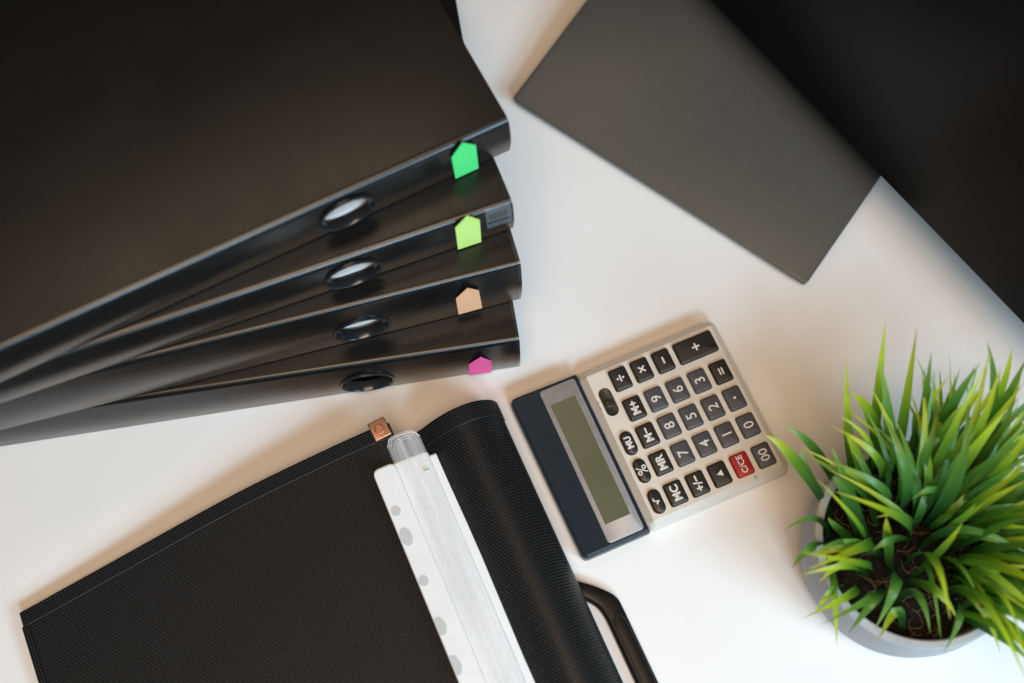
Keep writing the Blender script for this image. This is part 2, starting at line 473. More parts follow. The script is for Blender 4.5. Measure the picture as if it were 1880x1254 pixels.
Q = lambda pts, oy: [(540 + x / 4.087, oy + y / 4.087) for x, y in pts]
flag(3, Q(((1262, 328), (1180, 447), (1212, 618), (1385, 538), (1362, 350)), 180), (.11, .90, .25), 'green arrow shaped sticky flag on the topmost binder spine')
flag(2, Q(((1297, 875), (1208, 970), (1230, 1138), (1405, 1080), (1392, 912)), 180), (.70, 1.0, .26), 'lime yellow arrow shaped sticky flag beside the clear sticker')
flag(1, Q(((1297, 278), (1213, 357), (1234, 481), (1412, 432), (1386, 297)), 460), (1.0, .54, .30), 'peach orange arrow shaped sticky flag on the second lowest spine')
flag(0, Q(((1397, 797), (1311, 853), (1312, 938), (1483, 914), (1480, 828)), 460), (1.0, .11, .36), 'pink arrow shaped sticky flag on the lowest binder spine')

# ------------------------------------------------------------------ black cloth folder, opened, its spine rolled up in a hump
UA = R(23.6); U = Vector((math.cos(UA), math.sin(UA), 0)); V = Vector((math.sin(UA), -math.cos(UA), 0)); ZZ = Vector((0, 0, 1))
FO = at(768, 808, .010); FO.z = 0
fold = empty('cloth_folder', (FO.x, FO.y, 0)); tag(fold, 'open black honeycomb cloth folder with copper clip and rolled spine', 'folder')
def fl(u, v, z): return U * u + V * v + ZZ * z            # folder coordinates (relative to its empty)
def fpx(u, v, z): return at(u, v, z) - FO
# the flat cover board, rising gently to the right
edge = [fpx(36, 1126, .007), fpx(200, 1035, .011), fpx(430, 908, .019), fpx(600, 825, .027), fpx(690, 785, .033), fpx(722, 776, .0320), fpx(742, 782, .024)]
edge = smooth_path(edge, 6)
hem_edge = [p for p in edge if p.dot(U) < fpx(716, 780, .0325).dot(U)]
LEN = .36
board = sweep('cover_board', [p + V * .0093 for p in edge], V, LEN, 1, .0025)
link('cover_board', board, M['fabric'], fold, 50)
hem = sweep('cover_hem', [p + ZZ * .0007 for p in hem_edge], V, .0092, 1, .0040); link('cover_hem', hem, M['hem'], fold, 50)
def thread(name, path, r, mat, parent, seg=5, dash=None):
    vs = []; fs = []; n = len(path)
    for i, p in enumerate(path):
        t = (path[min(i + 1, n - 1)] - path[max(i - 1, 0)]).normalized(); a = t.cross(ZZ)
        if a.length < .01: a = t.cross(V)
        a.normalize(); b = a.cross(t)
        for k in range(seg):
            g = 2 * math.pi * k / seg; vs.append(p + a * (r * math.cos(g)) + b * (r * math.sin(g)))
    for i in range(n - 1):
        for k in range(seg):
            l = (k + 1) % seg; fs.append((i * seg + k, i * seg + l, (i + 1) * seg + l, (i + 1) * seg + k))
    return link(name, mesh(name, vs, fs), mat, parent, 80)
thread('seam', [p + V * .0094 + ZZ * .0004 for p in hem_edge], .00035, M['seam'], fold)
# the side hem along the left edge of the board
le = [edge[0] + V * q + ZZ * .0004 for q in (.0093, .12, .24, LEN)]
sh = sweep('side_hem', [edge[0] + V * .0093 + U * q + ZZ * (.0009 + .06 * q) for q in (-.0010, 0, .004)], V, LEN, 1, .0034); link('side_hem', sh, M['hem'], fold, 50)

# rolled spine: a hump in cross-section, swept along the folder
hum = [(.0015, .0035), (-.0035, .0090), (-.0045, .0160), (-.0010, .0235), (.0060, .0300), (.0160, .0380), (.0280, .0425), (.0395, .0405), (.0490, .0325), (.0545, .0220), (.0560, .0120), (.0530, .0030)]
hp = smooth_path([fl(u, 0, z) for u, z in hum], 6)
V0 = -.0005
roll = sweep('rolled_spine', [p + V * (.0112 + V0) for p in hp], V, LEN, 1, .0022); link('rolled_spine', roll, M['fabric'], fold, 60)
cxz = fl(.026, 0, .018)
def grow(p, d):
    q = Vector((p - cxz)); q = q - V * q.dot(V); return p + q.normalized() * d
rh = sweep('spine_hem', [grow(p, .0006) + V * V0 for p in hp], V, .0110, 1, .0042); link('spine_hem', rh, M['hem'], fold, 60)
thread('spine_seam', [grow(p, .0003) + V * (.0116 + V0) for p in hp], .00045, M['seam'], fold)

# copper corner clip with a pressed D
cl_o = fpx(697, 788, .0352)
clip = slab('corner_clip', [(inset(rrect(-.0058, -.0064, .0058, .0064, .0009, 3), 0), -.0042)] + [(inset(rrect(-.0058, -.0064, .0058, .0064, .0009, 3), d), z) for d, z in ((0, .0005), (.0002, .0008), (.0006, .0009))])
cmw = Matrix.Translation(cl_o) @ Matrix.Rotation(R(27), 4, 'Z') @ Matrix.Rotation(R(-4), 4, 'Y')
clip.transform(cmw); clo = link('corner_clip', clip, M['copper'], fold, 50)
dpts = rrect(-.0034, -.0037, .0034, .0037, .0030, 6)
dr = slab('clip_emboss', [(dpts, .0004), (inset(dpts, .0003), .0011), (inset(dpts, .0009), .0012), (inset(dpts, .0014), .0005), (inset(dpts, .0020), .0006)]); dr.transform(cmw)
link('clip_emboss', dr, M['copper'], clo, 50)

# carrying handle: a flat bar that bends out from under the roll
hz = .0085
outer = [fpx(*p, hz) for p in ((1035, 1060), (1062, 1066), (1090, 1074), (1119, 1086), (1133, 1096), (1143, 1112), (1178, 1186), (1212, 1258), (1262, 1362), (1300, 1440))]
inn = [fpx(*p, hz) for p in ((1030, 1098), (1066, 1099), (1084, 1105), (1099, 1116), (1110, 1131), (1119, 1148), (1146, 1206), (1170, 1258), (1218, 1362), (1256, 1440))]
ou = smooth_path(outer, 5); il = smooth_path(inn, 5)
def strip_solid(name, A, B, z0, z1, bev):
    """a bar between two rails with rounded upper edges"""
    vs = []; fs = []; sec = [(0, z0), (0, z1 - bev), (bev * .3, z1 - bev * .3), (bev, z1), (None, z1), (-bev * .3, z1 - bev * .3), (-0.0, z1 - bev), (-0.0, z0)]
    for a, b in zip(A, B):
        d = (b - a); L = d.length; d.normalize()
        for k, (s, z) in enumerate(sec):
            if k <= 3: p = a + d * s
            elif k == 4: p = b - d * bev
            elif k == 5: p = b - d * bev * .3
            else: p = b
            vs.append(Vector((p.x, p.y, z)))
    m = len(sec)
    for i in range(len(A) - 1):
        for k in range(m):
            l = (k + 1) % m; fs.append((i * m + k, i * m + l, (i + 1) * m + l, (i + 1) * m + k))
    fs.append(tuple(range(m))); fs.append(tuple((len(A) - 1) * m + k for k in reversed(range(m))))
    return fixn(mesh(name, vs, fs))
han = link('handle', strip_solid('handle', ou, il, .0022, hz, .0022), M['handle'], fold, 45)
# raised grip pad with a moulded groove around it
mid = [(a + b) / 2 for a, b in zip(ou, il)]
g = [fpx(*p, hz) for p in ((1131, 1128), (1160, 1187), (1192, 1256), (1241, 1362), (1275, 1436))]
gA = []; gB = []
gs = smooth_path(g, 6)
for k, p in enumerate(gs):
    t = (gs[min(k + 1, len(gs) - 1)] - gs[max(k - 1, 0)]).normalized(); s = t.cross(ZZ); q = min(1, k / 2.0); q = math.sqrt(max(.05, 1 - (1 - q) ** 2)); gA.append(p + s * .0041 * q); gB.append(p - s * .0041 * q)
link('handle_grip', strip_solid('handle_grip', gA, gB, hz - .001, hz + .0007, .0007), M['handle'], han, 45)
rim = gA[::-1] + gB
thread('grip_groove', [Vector((p.x, p.y, hz + .0001)) + (p - gs[min(len(gs) - 1, k if k < len(gs) else k)] if False else Vector()) for k, p in enumerate([gs[0] + (a - gs[0]) * 1.0 for a in rim])], .00045, M['seam'], han)

# filed sheets: white paper, clear sleeves over it, the punched strip of the top sleeve
s0 = fpx(683, 866, .0365); su, sv = s0.dot(U), s0.dot(V)
pr_ = fpx(804, 828, .0325); PU, PV = pr_.dot(U) - su, pr_.dot(V) - sv   # right-hand corner of the paper
def filed(u, lift=0.0):
    """height of the filed sheets across the folder (u from the strip's left edge)"""
    return .0362 + lift - .30 * max(0, u - .012) ** 1.25
def sheet(name, u0, u1, v0, v1, lift, mat, label, cat, group, corner=.003, nu=10, nv=12, wav=.0004, seed=0, drop=0.0, thick=-.0003):
    rnd = random.Random(seed); ph = rnd.random() * 6
    vs = []; fs = []; uv = []
    for j in range(nv + 1):
        q = j / nv; v = v0 + (v1 - v0) * q ** 2.2 if True else 0
        for i in range(nu + 1):
            u = u0 + (u1 - u0) * i / nu
            vv = v
            d = min(u - u0, u1 - u)
            if d < corner: vv = v + (corner - math.sqrt(max(0, corner ** 2 - (corner - d) ** 2))) * max(0, 1 - (v - v0) / .03)
            z = filed(u, lift) + wav * math.sin(vv * 45 + ph + u * 90) - drop * (u - u0)
            p = fl(su + u, sv + vv, z); vs.append(p); uv.append((u, vv))
    n = nu + 1
    for j in range(nv):
        for i in range(nu): fs.append((j * n + i, (j + 1) * n + i, (j + 1) * n + i + 1, j * n + i + 1))
    org = vs[0].copy(); me = mesh(name, [p - org for p in vs], fs, uv)
    ob = link(name, me, mat, None, 60); ob.location = org + FO
    if thick:
        md = ob.modifiers.new('thickness', 'SOLIDIFY'); md.thickness = abs(thick); md.offset = -1
    tag(ob, label, cat, group); return ob
VL = .34
sheet('paper_sheet', .0280, PU, PV, VL, -.0022, M['paper'], 'white paper sheet lying lowest, against the rolled black spine', 'paper', 'paper sheets filed in the cloth folder', .0005, seed=1)
ps2 = sheet('paper_sheet', .0120, PU - .0062, PV - .0030, VL, -.0012, M['paper'], 'white paper sheet under the clear sleeves, set back from the spine', 'paper', 'paper sheets filed in the cloth folder', .0010, seed=2)
names = ['lowest', 'second', 'third', 'fourth', 'fifth', 'sixth', 'seventh']
for k in range(6):
    sl = sheet('clear_sleeve', .0150 + .0007 * k + random.uniform(-.0014, .0014), PU - .0062 - .0008 * k + random.uniform(-.0005, .0005), -.0178 + .0034 * random.random() + .0006 * k, VL,
          -.0009 + .00030 * k, M['sleeve'], 'clear plastic sleeve in the pile of sleeves between copper clip and rolled spine', 'plastic sleeve', 'clear sleeves filed in the cloth folder', random.uniform(.0045, .0075), seed=10 + k, wav=.0005, thick=0)
    thread('film_glint', [v.co + ZZ * .0001 for v in list(sl.data.vertices)[:11]], .00013, M['film_glint'], sl, 4)  # pale thread paints the glint along the sleeve's top edge
ps = sheet('punched_strip', 0, .0150, 0, VL, .0012, M['strip'], 'white punched filing strip with round and oval holes along its edge', 'filing strip', None, .0040, nu=14, seed=3, wav=.0003)
# holes punched through the strip: round and oval, seen as greyish openings
for (px, py, a, b) in ((727, 938, .0034, .0034), (746, 985, .0042, .0060), (778, 1066, .0034, .0034), (808, 1150, .0042, .0060), (836, 1222, .0042, .0062)):
    c = at(px, py, .0384) - Vector(ps.location)
    vs = [c + V * 0]; n = 20
    vs = [c + U * (a * .9 * math.cos(2 * math.pi * k / n)) + V * (b * math.sin(2 * math.pi * k / n)) for k in range(n)]
    for p in vs:
        q = p + Vector(ps.location) - FO; lo_ = su + .0006 - q.dot(U)
        if lo_ > 0: p += U * lo_; q += U * lo_
        uu = q.dot(U) - su; vv2 = q.dot(V) - sv
        p.z = filed(uu, .0012) + .0003 * math.sin(vv2 * 45 + random.Random(3).random() * 6 + uu * 90) + .0005 - ps.location.z
    link('punched_hole', mesh('punched_hole', vs, [tuple(range(n))]), M['hole'], ps)
mk = fpx(783, 862, .0352) + FO
mo = link('printed_mark', slab('printed_mark', [(rrect(-.0018, -.0004, .0018, .0004, .0002, 2), 0), (rrect(-.0018, -.0004, .0018, .0004, .0002, 2), .00015)]), M['green_print'], ps2)
mo.location = mk - Vector(ps2.location); mo.rotation_euler = (0, 0, R(20))

# ------------------------------------------------------------------ calculator
calc = empty('pocket_calculator', (.11663, .25188, .004), (0, 0, 1.97573)); tag(calc, 'silver desk calculator with dark keys and blank olive display', 'calculator')
calc.rotation_euler = (R(-1.2), 0, 1.97573)
ZT = .012                                                  # height of the key deck above the empty
cb = rrect(-.0572, -.0447, .0572, .0562, .0058, 5)
body = slab('body', [(inset(cb, .003), -.0035), (inset(cb, .0005), -.0005), (cb, .004), (inset(cb, .0006), .0075), (inset(cb, .0042), .0112), (inset(cb, .0050), ZT)])
link('body', body, M['silver'], calc, 25)
nb = [(-.0572, .0560), (.0572, .0560)] + [(.0572 * 1.015 - .004 + .004 * math.cos(R(a)), .1000 + .004 * math.sin(R(a))) for a in (0, 30, 60, 90)] + [(-.0572 * 1.0 + .004 + .004 * math.cos(R(a)), .0985 + .004 * math.sin(R(a))) for a in (90, 120, 150, 180)]
hood = slab('display_hood', [(inset(nb, .0025), -.0035), (nb, .002), (nb, .0100), (inset(nb, .0008), .0122), (inset(nb, .0018), .0128)])
link('display_hood', hood, M['navy'], calc, 30)
pn = rrect(-.0545, .0590, .0548, .0838, .0022, 4); Zh = .0128
link('display_surround', slab('display_surround', [(pn, Zh - .001), (pn, Zh + .0002), (inset(pn, .0004), Zh + .0005)]), M['panel'], calc, 40)
lc = rrect(-.0425, .0632, .0430, .0806, .0004, 2)
link('display_screen', slab('display_screen', [(lc, Zh), (lc, Zh + .0009)]), M['lcd'], calc, 40)

def text_mesh(s, size, bold=.0):
    cu = bpy.data.curves.new('txt', 'FONT'); cu.body = s; cu.size = size; cu.align_x = 'CENTER'; cu.align_y = 'CENTER'; cu.offset = bold; cu.resolution_u = 3
    o = bpy.data.objects.new('txt', cu); COL.objects.link(o)
    dg = bpy.context.evaluated_depsgraph_get(); me = bpy.data.meshes.new_from_object(o.evaluated_get(dg), depsgraph=dg)
    bpy.data.objects.remove(o); bpy.data.curves.remove(cu)
    xs = [v.co.x for v in me.vertices]; ys = [v.co.y for v in me.vertices]
    me.transform(Matrix.Translation((-(min(xs) + max(xs)) / 2, -(min(ys) + max(ys)) / 2, 0)))
    return me
def bars(rects):
    vs = []; fs = []
    for x0, y0, x1, y1 in rects:
        o = len(vs); vs += [(x0, y0, 0), (x1, y0, 0), (x1, y1, 0), (x0, y1, 0)]; fs.append((o, o + 1, o + 2, o + 3))
    return mesh('legend', vs, fs)
mm = .001
def disc(r, cx=0, cy=0, n=14): return mesh('legend', [(cx + r * math.cos(2 * math.pi * k / n), cy + r * math.sin(2 * math.pi * k / n), 0) for k in range(n)], [tuple(range(n))])
def join(*ms):
    vs = []; fs = []
    for m_ in ms:
        o = len(vs); vs += [v.co.copy() for v in m_.vertices]; fs += [tuple(o + q for q in p.vertices) for p in m_.polygons]
    return mesh('legend', vs, fs)
def legend(s):
    t = .55 * mm
    if s == '+': return bars([(-2.6 * mm, -t, 2.6 * mm, t), (-t, -2.6 * mm, t, -t), (-t, t, t, 2.6 * mm)])
    if s == '-': return bars([(-2.4 * mm, -t, 2.4 * mm, t)])
    if s == '=': return bars([(-2.4 * mm, .5 * mm, 2.4 * mm, 1.5 * mm), (-2.4 * mm, -1.5 * mm, 2.4 * mm, -.5 * mm)])
    if s == 'x':
        m_ = bars([(-2.8 * mm, -t, 2.8 * mm, t), (-t, -2.8 * mm, t, -t), (-t, t, t, 2.8 * mm)]); m_.transform(Matrix.Rotation(R(45), 4, 'Z')); return m_
    if s == '/': return join(bars([(-2.4 * mm, -t, 2.4 * mm, t)]), disc(.75 * mm, 0, 1.9 * mm), disc(.75 * mm, 0, -1.9 * mm))
    if s == '.': return disc(.95 * mm)
    if s == '^': return mesh('legend', [(-2.1 * mm, -1.9 * mm, 0), (2.1 * mm, -1.9 * mm, 0), (0, 2.1 * mm, 0)], [(0, 1, 2)])
    if s == 'root':
        p = [(-2.3, .1), (-1.5, .5), (-.5, -1.5), (.3, 1.8), (2.3, 1.8)]; vs = []; fs = []
        for (a, b), (c, d) in zip(p, p[1:]):
            e = Vector((c - a, d - b)).normalized(); nn = Vector((-e.y, e.x)) * .42; o = len(vs); dz = .02 * len(vs) * mm * .1
            vs += [((a - nn.x) * mm, (b - nn.y) * mm, dz), ((c - nn.x) * mm, (d - nn.y) * mm, dz), ((c + nn.x) * mm, (d + nn.y) * mm, dz), ((a + nn.x) * mm, (b + nn.y) * mm, dz)]; fs.append((o, o + 1, o + 2, o + 3))
        return mesh('legend', vs, fs)
    if len(s) == 1: return text_mesh(s, 9.6 * mm, .00006)
    if s == '00': return text_mesh(s, 8.6 * mm, .00010)
    if s == 'C/CE': return text_mesh(s, 5.6 * mm, .00010)
    if s == '+/-': return text_mesh('+/\u2212', 7.6 * mm, .00026)
    if s in ('MU', '%'): return text_mesh(s, 5.7 * mm, .00024)
    return text_mesh(s.replace('-', '\u2212'), 7.3 * mm, .00026)

def key_mesh(wx, wy, h=.0026, r=.0018):
    p = rrect(-wx / 2, -wy / 2, wx / 2, wy / 2, r, 4)
    return slab('key', [(p, -.0015), (p, .0010), (inset(p, .0003), h - .0008), (inset(p, .0009), h - .0002), (inset(p, .0016), h)])
def well(x, y, wx, wy, r):
    p = rrect(x - wx / 2, y - wy / 2, x + wx / 2, y + wy / 2, r, 4); return p
CX = [-.0418, -.0200, 0.0, .0199, .0419]; RY = [.0447, .0312, .0157, .0001, -.0157, -.0313]
KX, KY = .0158, .0124
shared = {}
def key(x, y, wx, wy, r, s, mat, label=None):
    kk = (wx, wy, r, mat)
    if kk not in shared: me = key_mesh(wx, wy, r=r); me.materials.append(M[mat]); shared[kk] = me
    o = link('key', shared[kk], None, calc, 35); o.location = (x, y, ZT)
    if label: o['label'] = label
    lg = legend(s); lg.name = 'legend'
    lo = link('legend', lg, M['legend'], o, 0); lo.location = (0, 0, .0026 + .00006)
    return o
grid = [[(0, 1, 'MC', 'key_black'), (1, 1, 'MR', 'key_black'), (2, 1, 'M-', 'key_black'), (3, 1, 'M+', 'key_black'), (4, 1, '/', 'key_black')],
        [(0, 2, '+/-', 'key_black'), (1, 2, '7', 'key_grey'), (2, 2, '8', 'key_grey'), (3, 2, '9', 'key_grey'), (4, 2, 'x', 'key_black')],
        [(0, 3, '^', 'key_black'), (1, 3, '4', 'key_grey'), (2, 3, '5', 'key_grey'), (3, 3, '6', 'key_grey'), (4, 3, '-', 'key_black')],
        [(0, 4, 'C/CE', 'key_red'), (1, 4, '1', 'key_grey'), (2, 4, '2', 'key_grey'), (3, 4, '3', 'key_grey')],
        [(0, 5, '00', 'key_grey'), (1, 5, '0', 'key_grey'), (2, 5, '.', 'key_grey'), (3, 5, '=', 'key_black')]]
for row in grid:
    for c, r_, s, m_ in row: key(CX[c], RY[r_], KX, KY, .0018, s, m_, 'red clear key' if m_ == 'key_red' else None)
key(CX[4], -.0235, KX, .0282, .0018, '+', 'key_black', 'double length plus key')
for x, s in ((-.0418, 'root'), (-.0199, '%'), (0, 'MU')): key(x, .0446, .0168, .0086, .0042, s, 'key_black', 'small oval key')
pw = rrect(.0306 - .0100, .0447 - .0043, .0306 + .0100, .0447 + .0043, .0042, 6)
sw = link('power_switch', slab('power_switch', [(pw, ZT - .001), (pw, ZT + .0003), (inset(pw, .0007), ZT + .0003), (inset(pw, .0012), ZT + .0001)]), M['switch'], calc, 40)
kn = rrect(.0268, .0418, .0320, .0476, .0020, 5)
link('slider', rounded_slab('slider', kn, ZT - .0008, ZT + .0014, .0007), M['switch'], sw, 40)
t1 = text_mesh('OFF  ON', 1.7 * mm); t1.transform(Matrix.Translation((.0306, .0512, ZT + .00008))); link('small_print', t1, M['legend_dark'], calc, 0)
t2 = text_mesh('CE', 2.3 * mm); t2.transform(Matrix.Translation((-.0520, -.0205, .0119)) @ Matrix.Rotation(R(0), 4, 'Z') @ Matrix.Rotation(R(-25), 4, 'Y')); t2.transform(Matrix.Translation((-.0006, 0, .0003))); link('small_print', t2, M['legend_dark'], calc, 0)

# ------------------------------------------------------------------ pot with artificial grass
PC = Vector((.2425, .1605, 0)); PH = .060; PR = .0635
pot = empty('plant_pot', PC); tag(pot, 'round grey concrete pot holding the bushy green grass', 'pot')
ow = [(0, .0), (PR - .0125, .0), (PR - .0090, .0014), (PR - .0048, .0075), (PR - .0012, .018), (PR + .0002, .032), (PR - .0006, PH - .0012), (PR - .0016, PH)]
iw = [(PR - .0052, PH), (PR - .0062, PH - .0009), (PR - .0066, PH - .006), (PR - .0085, .028), (PR - .012, .020), (0, .020)]
link('pot_wall', lathe('pot_wall', ow + iw, 72), M['pot'], pot, 35)
grass = empty('grass_plant', PC + Vector((0, 0, .0205))); tag(grass, 'bushy artificial grass with long green and lime leaves in grey pot', 'plant')
SZ = .047                                                  # soil level above the desk
n = 26; vs = []; fs = []
for j in range(n + 1):
    for i in range(n + 1):
        a, b = (i / n * 2 - 1), (j / n * 2 - 1)
        x = a * math.sqrt(1 - b * b / 2); y = b * math.sqrt(1 - a * a / 2); rr = PR - .0082
        vs.append((x * rr, y * rr, SZ - .0205 + .0022 * math.sin(x * 9 + y * 5) + random.uniform(-.0011, .0011) - .004 * (x * x + y * y)))
for j in range(n):
    for i in range(n): q = j * (n + 1) + i; fs.append((q, q + 1, q + n + 2, q + n + 1))
link('soil', mesh('soil', vs, fs), M['soil'], grass, 0)
vs = []; fs = []
for k in range(170):                                       # coir strands lying on the soil
    a = random.uniform(0, 6.28); r = .052 * math.sqrt(random.random()); x, y = r * math.cos(a), r * math.sin(a); h = random.uniform(0, 6.28); ln = random.uniform(.006, .016); cv = random.uniform(-3, 3)
    p = []
    for q in range(5): t = q / 4; g = h + cv * t; x += math.cos(g) * ln / 4; y += math.sin(g) * ln / 4; p.append(Vector((x, y, SZ - .0205 + .0010 + .003 * math.sin(t * 3) * random.random())))
    o = len(vs)
    for i, c in enumerate(p):
        d = (p[min(i + 1, 4)] - p[max(i - 1, 0)]).normalized(); s = d.cross(ZZ) * .00022
        vs += [c + s, c - s, c + ZZ * .0004]
    for i in range(4):
        for e in range(3): l = (e + 1) % 3; fs.append((o + i * 3 + e, o + i * 3 + l, o + i * 3 + 3 + l, o + i * 3 + 3 + e))
tag(link('coir_strands', mesh('coir_strands', vs, fs), M['root'], grass, 0), kind='stuff')

GO = Vector(grass.location)
def leaf(a, m_, b, wd, face=(-.35, -.45, .82), fold_=.16, segs=9, twist=0.0):
    """a leaf from a through m_ to the tip b (world points), widest below the middle, folded along its midrib"""
    c = m_ * 2 - (a + b) * .5; face = Vector(face).normalized()
    vs = []; uv = []; fs = []; prev = None
    for k in range(segs + 1):
        t = k / segs; p = a * (1 - t) ** 2 + c * 2 * t * (1 - t) + b * t * t
        d = (c - a) * (2 * (1 - t)) + (b - c) * (2 * t)
        if d.length < 1e-7: d = b - a
        d.normalize(); s = d.cross(face)
        if s.length < .25 and prev is not None: s = prev - d * prev.dot(d)
        s.normalize()
        if prev is not None and s.dot(prev) < 0: s = -s
        prev = s.copy()
        if twist: s = Matrix.Rotation(twist * t, 3, d) @ s
        nn = s.cross(d); w_ = wd * (.5 + 1.25 * t) if t < .4 else wd * (1 - ((t - .4) / .6) ** 1.6)
        w_ = max(w_, wd * .02) * .5
        vs += [p - s * w_, p - nn * (fold_ * w_), p + s * w_]; uv += [(0, t), (.5, t), (1, t)]
    for k in range(segs):
        for e in (0, 1): fs.append((k * 3 + e, k * 3 + e + 1, k * 3 + e + 4, k * 3 + e + 3))
    return mesh('leaf', [v - a for v in vs], fs, uv)
def put(me, a):
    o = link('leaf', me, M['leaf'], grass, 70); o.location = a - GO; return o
def px(u, v, z): return at(u, v, z)
# leaves that the photograph shows one by one: base, middle, tip as (u, v, height), width
HAND = [
 ((1603, 872, .05), (1610, 745, .095), (1626, 587, .140), .0085), ((1645, 878, .05), (1660, 760, .095), (1684, 600, .140), .0085),
 ((1570, 880, .05), (1558, 800, .085), (1554, 655, .125), .0075), ((1640, 872, .05), (1634, 790, .09), (1617, 664, .130), .0105),
 ((1636, 900, .05), (1602, 772, .09), (1562, 722, .118), .0105), ((1682, 868, .05), (1695, 765, .10), (1710, 645, .135), .0080),
 ((1668, 868, .05), (1690, 775, .09), (1743, 690, .115), .0070), ((1680, 905, .05), (1738, 765, .10), (1797, 671, .130), .0095),
 ((1800, 880, .05), (1822, 750, .105), (1811, 625, .140), .0082), ((1790, 860, .05), (1832, 735, .10), (1857, 638, .130), .0070),
 ((1780, 900, .05), (1830, 770, .09), (1890, 650, .12), .0090), ((1650, 940, .05), (1735, 800, .095), (1808, 708, .120), .0150),
 ((1545, 912, .05), (1497, 826, .078), (1437, 782, .088), .0080), ((1530, 945, .05), (1463, 848, .082), (1404, 798, .094), .0100),
 ((1520, 945, .05), (1490, 880, .072), (1468, 820, .085), .0065), ((1600, 1000, .05), (1561, 905, .085), (1528, 822, .105), .0085),
 ((1612, 965, .05), (1579, 850, .09), (1552, 795, .112), .0095), ((1690, 880, .05), (1682, 800, .085), (1677, 757, .100), .0075),
 ((1592, 1020, .05), (1560, 922, .090), (1528, 874, .110), .0125), ((1527, 985, .052), (1497, 952, .074), (1438, 974, .062), .0060),
 ((1630, 1020, .052), (1560, 1001, .085), (1492, 1025, .078), .0115), ((1520, 1000, .052), (1490, 1005, .076), (1453, 1044, .060), .0075),
 ((1597, 1062, .05), (1558, 1034, .082), (1503, 1070, .070), .0080), ((1518, 1020, .052), (1532, 1085, .072), (1536, 1185, .040), .0060),
 ((1680, 995, .05), (1642, 990, .088), (1602, 1012, .085), .0080), ((1742, 930, .05), (1719, 899, .095), (1672, 918, .092), .0068),
 ((1686, 972, .05), (1658, 947, .085), (1609, 950, .088), .0055), ((1634, 1045, .05), (1645, 1072, .090), (1606, 1155, .066), .0095),
 ((1628, 1080, .05), (1607, 1100, .080), (1556, 1165, .058), .0080), ((1660, 1160, .05), (1646, 1122, .078), (1612, 1178, .058), .0085),
 ((1642, 1110, .05), (1682, 1090, .085), (1708, 1162, .072), .0080), ((1655, 1070, .05), (1712, 1080, .088), (1757, 1136, .076), .0080),
 ((1730, 1092, .05), (1788, 1095, .092), (1836, 1198, .074), .0095), ((1752, 1128, .05), (1826, 1160, .082), (1890, 1216, .080), .0100),
 ((1760, 1090, .05), (1764, 1130, .080), (1731, 1200, .060), .0060), ((1672, 1062, .05), (1728, 1010, .085), (1767, 960, .105), .0060),
 ((1690, 1010, .05), (1765, 972, .088), (1885, 1015, .090), .0075), ((1638, 1050, .05), (1630, 990, .08), (1627, 950, .098), .0085),
 ((1600, 1010, .05), (1545, 975, .07), (1520, 950, .09), .0070), ((1560, 1070, .05), (1528, 1085, .075), (1497, 1125, .060), .0070),
 ((1770, 1020, .05), (1830, 1000, .08), (1900, 985, .10), .0090), ((1770, 1060, .05), (1840, 1050, .08), (1900, 1060, .10), .0090),
 ((1740, 1080, .05), (1800, 1050, .085), (1900, 1040, .10), .0095), ((1740, 960, .05), (1810, 870, .09), (1890, 770, .12), .0110),
 ((1720, 985, .05), (1800, 905, .09), (1895, 850, .115), .0120), ((1730, 1010, .05), (1810, 960, .085), (1895, 915, .11), .0110),
 ((1700, 955, .05), (1770, 850, .095), (1850, 750, .125), .0110)]
for a, m_, b, wd in HAND:
    A, Mi, B = px(*a), px(*m_), px(*b)
    d = Vector((A.x - PC.x, A.y - PC.y))                                # roots stay inside the pot
    if d.length > PR - .012: d = d * ((PR - .012) / d.length); A = Vector((PC.x + d.x, PC.y + d.y, A.z))
    A.z = SZ - .001
    put(leaf(A, Mi, B, wd * .74, twist=random.uniform(-.5, .5)), A)
# the rest of the tuft: shared leaf shapes, fanned outwards
kinds = []; tips = []
for k in range(12):
    L = random.uniform(.066, .104); out = random.uniform(.016, .060); droop = random.uniform(0, .035)
    a = Vector((0, 0, 0)); m_ = Vector((out * .42, random.uniform(-.004, .004), L * .60)); b = Vector((out * 1.5 + droop * .6, random.uniform(-.010, .010), L - droop))
    tips.append(b); kinds.append(leaf(a, m_, b, random.uniform(.0044, .0078), face=(-.95, 0, .30), twist=random.uniform(-.6, .6)))
cnt = 0
while cnt < 185:
    a = random.uniform(0, 2 * math.pi); r = (PR - .013) * math.sqrt(random.random()); x, y = r * math.cos(a), r * math.sin(a)
    s = (-x * .75 + -y * .65) / PR                       # towards the front left the tuft is thin
    if s > .06 and random.random() < .86: continue
    if -.15 < s <= .06 and random.random() < .5: continue
    ki = random.randrange(len(kinds)); root = Vector((PC.x + x, PC.y + y, SZ - .001)); sc = random.uniform(.72, 1.08)
    eu = (random.uniform(-.12, .12), random.uniform(-.05, .25) * r / PR, math.atan2(y, x) + random.uniform(-.6, .6))
    import mathutils
    tw = root + mathutils.Euler(eu).to_matrix() @ (tips[ki] * sc)
    zc = tw.y * math.sin(TILT) - (tw.z - CAM_H) * math.cos(TILT); tu = 940 + F_PX * tw.x / zc; tv = 627 - F_PX * (tw.y * math.cos(TILT) + (tw.z - CAM_H) * math.sin(TILT)) / zc
    if tv < 640 + max(0, 1700 - tu) * .55 or tu < 1450 or (tv > 1185 and tu < 1790): continue
    o = put(kinds[ki], root); o.rotation_euler = eu; o.scale = (sc, sc, sc); cnt += 1

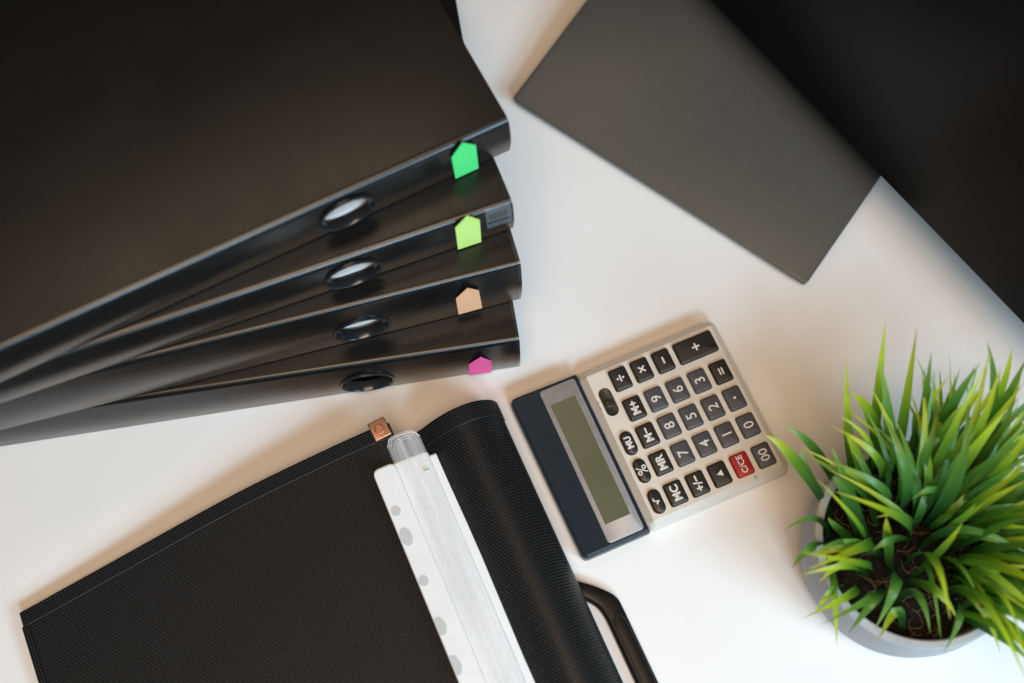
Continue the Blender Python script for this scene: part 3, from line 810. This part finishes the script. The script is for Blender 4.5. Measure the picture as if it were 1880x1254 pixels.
# ------------------------------------------------------------------ closed grey laptop, propped at the back
zf = .0130
A = at(940, 181, zf); B = at(1480, 522, zf); e = (B - A); WL = e.length
lap = empty('closed_laptop', (A.x, A.y, 0)); tag(lap, 'closed dark grey laptop lying between binders and black monitor', 'laptop')
ang_ = math.atan2(e.y, e.x); T8 = R(8)
lm = Matrix.Rotation(ang_, 4, 'Z') @ Matrix.Translation((0, 0, zf)) @ Matrix.Rotation(T8, 4, 'X')
LD = .175
lp = rrect(0, 0, WL, LD, .0030, 5)
base_ = slab('laptop_base', [(inset(lp, .0030), -.0105), (inset(lp, .0008), -.0080), (inset(lp, .0004), -.0050)]); base_.transform(lm); link('laptop_base', base_, M['laptop'], lap, 30)
lid = rounded_slab('laptop_lid', lp, -.0046, 0, .0012, 3, .0004); lid.transform(lm); link('laptop_lid', lid, M['laptop'], lap, 30)
for x in (.03, WL - .03):                                  # fold-out feet at the back
    tp = lm @ Vector((x, LD - .02, -.0105)); vs = rrect(tp.x - .009, tp.y - .006, tp.x + .009, tp.y + .006, .003, 3)
    link('laptop_foot', slab('laptop_foot', [(vs, .0), (vs, tp.z + .0005)]), M['rubber'], lap, 40)

# ------------------------------------------------------------------ black monitor, switched off, leaning slightly back
zb = .058
A = at(1300, -2, zb); B = at(1880, 598, zb); e = (B - A).normalized(); nrm = Vector((-e.y, e.x, 0))
WM, HM = .620, .340
mid_ = (A + B) / 2 + e * .11
mon = empty('computer_monitor', (mid_.x, mid_.y, 0), (0, 0, math.atan2(e.y, e.x))); tag(mon, 'black switched off computer monitor looming over laptop and desk', 'monitor')
tl = Matrix.Translation((0, 0, zb)) @ Matrix.Rotation(R(-9), 4, 'X')
def front_slab(name, x0, z0, x1, z1, y0, y1, r, b, mat, par):
    p = rrect(x0, z0, x1, z1, r, 4); me = slab(name, [(p, 0), (p, abs(y1 - y0) - b), (inset(p, b), abs(y1 - y0))])
    me.transform(Matrix(((1, 0, 0, 0), (0, 0, -1, y1), (0, 1, 0, 0), (0, 0, 0, 1)))); me.transform(tl); fixn(me)
    return link(name, me, mat, par, 30)
bz = front_slab('monitor_bezel', -WM / 2, 0, WM / 2, HM, 0, .020, .006, .0015, M['monitor'], mon)
front_slab('monitor_screen', -WM / 2 + .004, .002, WM / 2 - .004, HM - .004, -.0006, .004, .002, .0003, M['screen'], mon)
bk = rrect(-.20, .05, .20, .28, .02, 5); me = slab('monitor_back', [(bk, 0), (inset(bk, .03), .03)]); me.transform(Matrix(((1, 0, 0, 0), (0, 0, 1, .0202), (0, 1, 0, 0), (0, 0, 0, 1)))); me.transform(tl); link('monitor_back', fixn(me), M['monitor'], mon, 30)
nk = rrect(-.03, .100, .03, .122, .006, 4); link('monitor_neck', slab('monitor_neck', [(nk, .010), (nk, .20)]), M['monitor'], mon, 40)
bs = rrect(-.11, .075, .11, .23, .012, 5); link('monitor_foot', rounded_slab('monitor_foot', bs, 0.0003, .010, .003), M['monitor'], mon, 40)
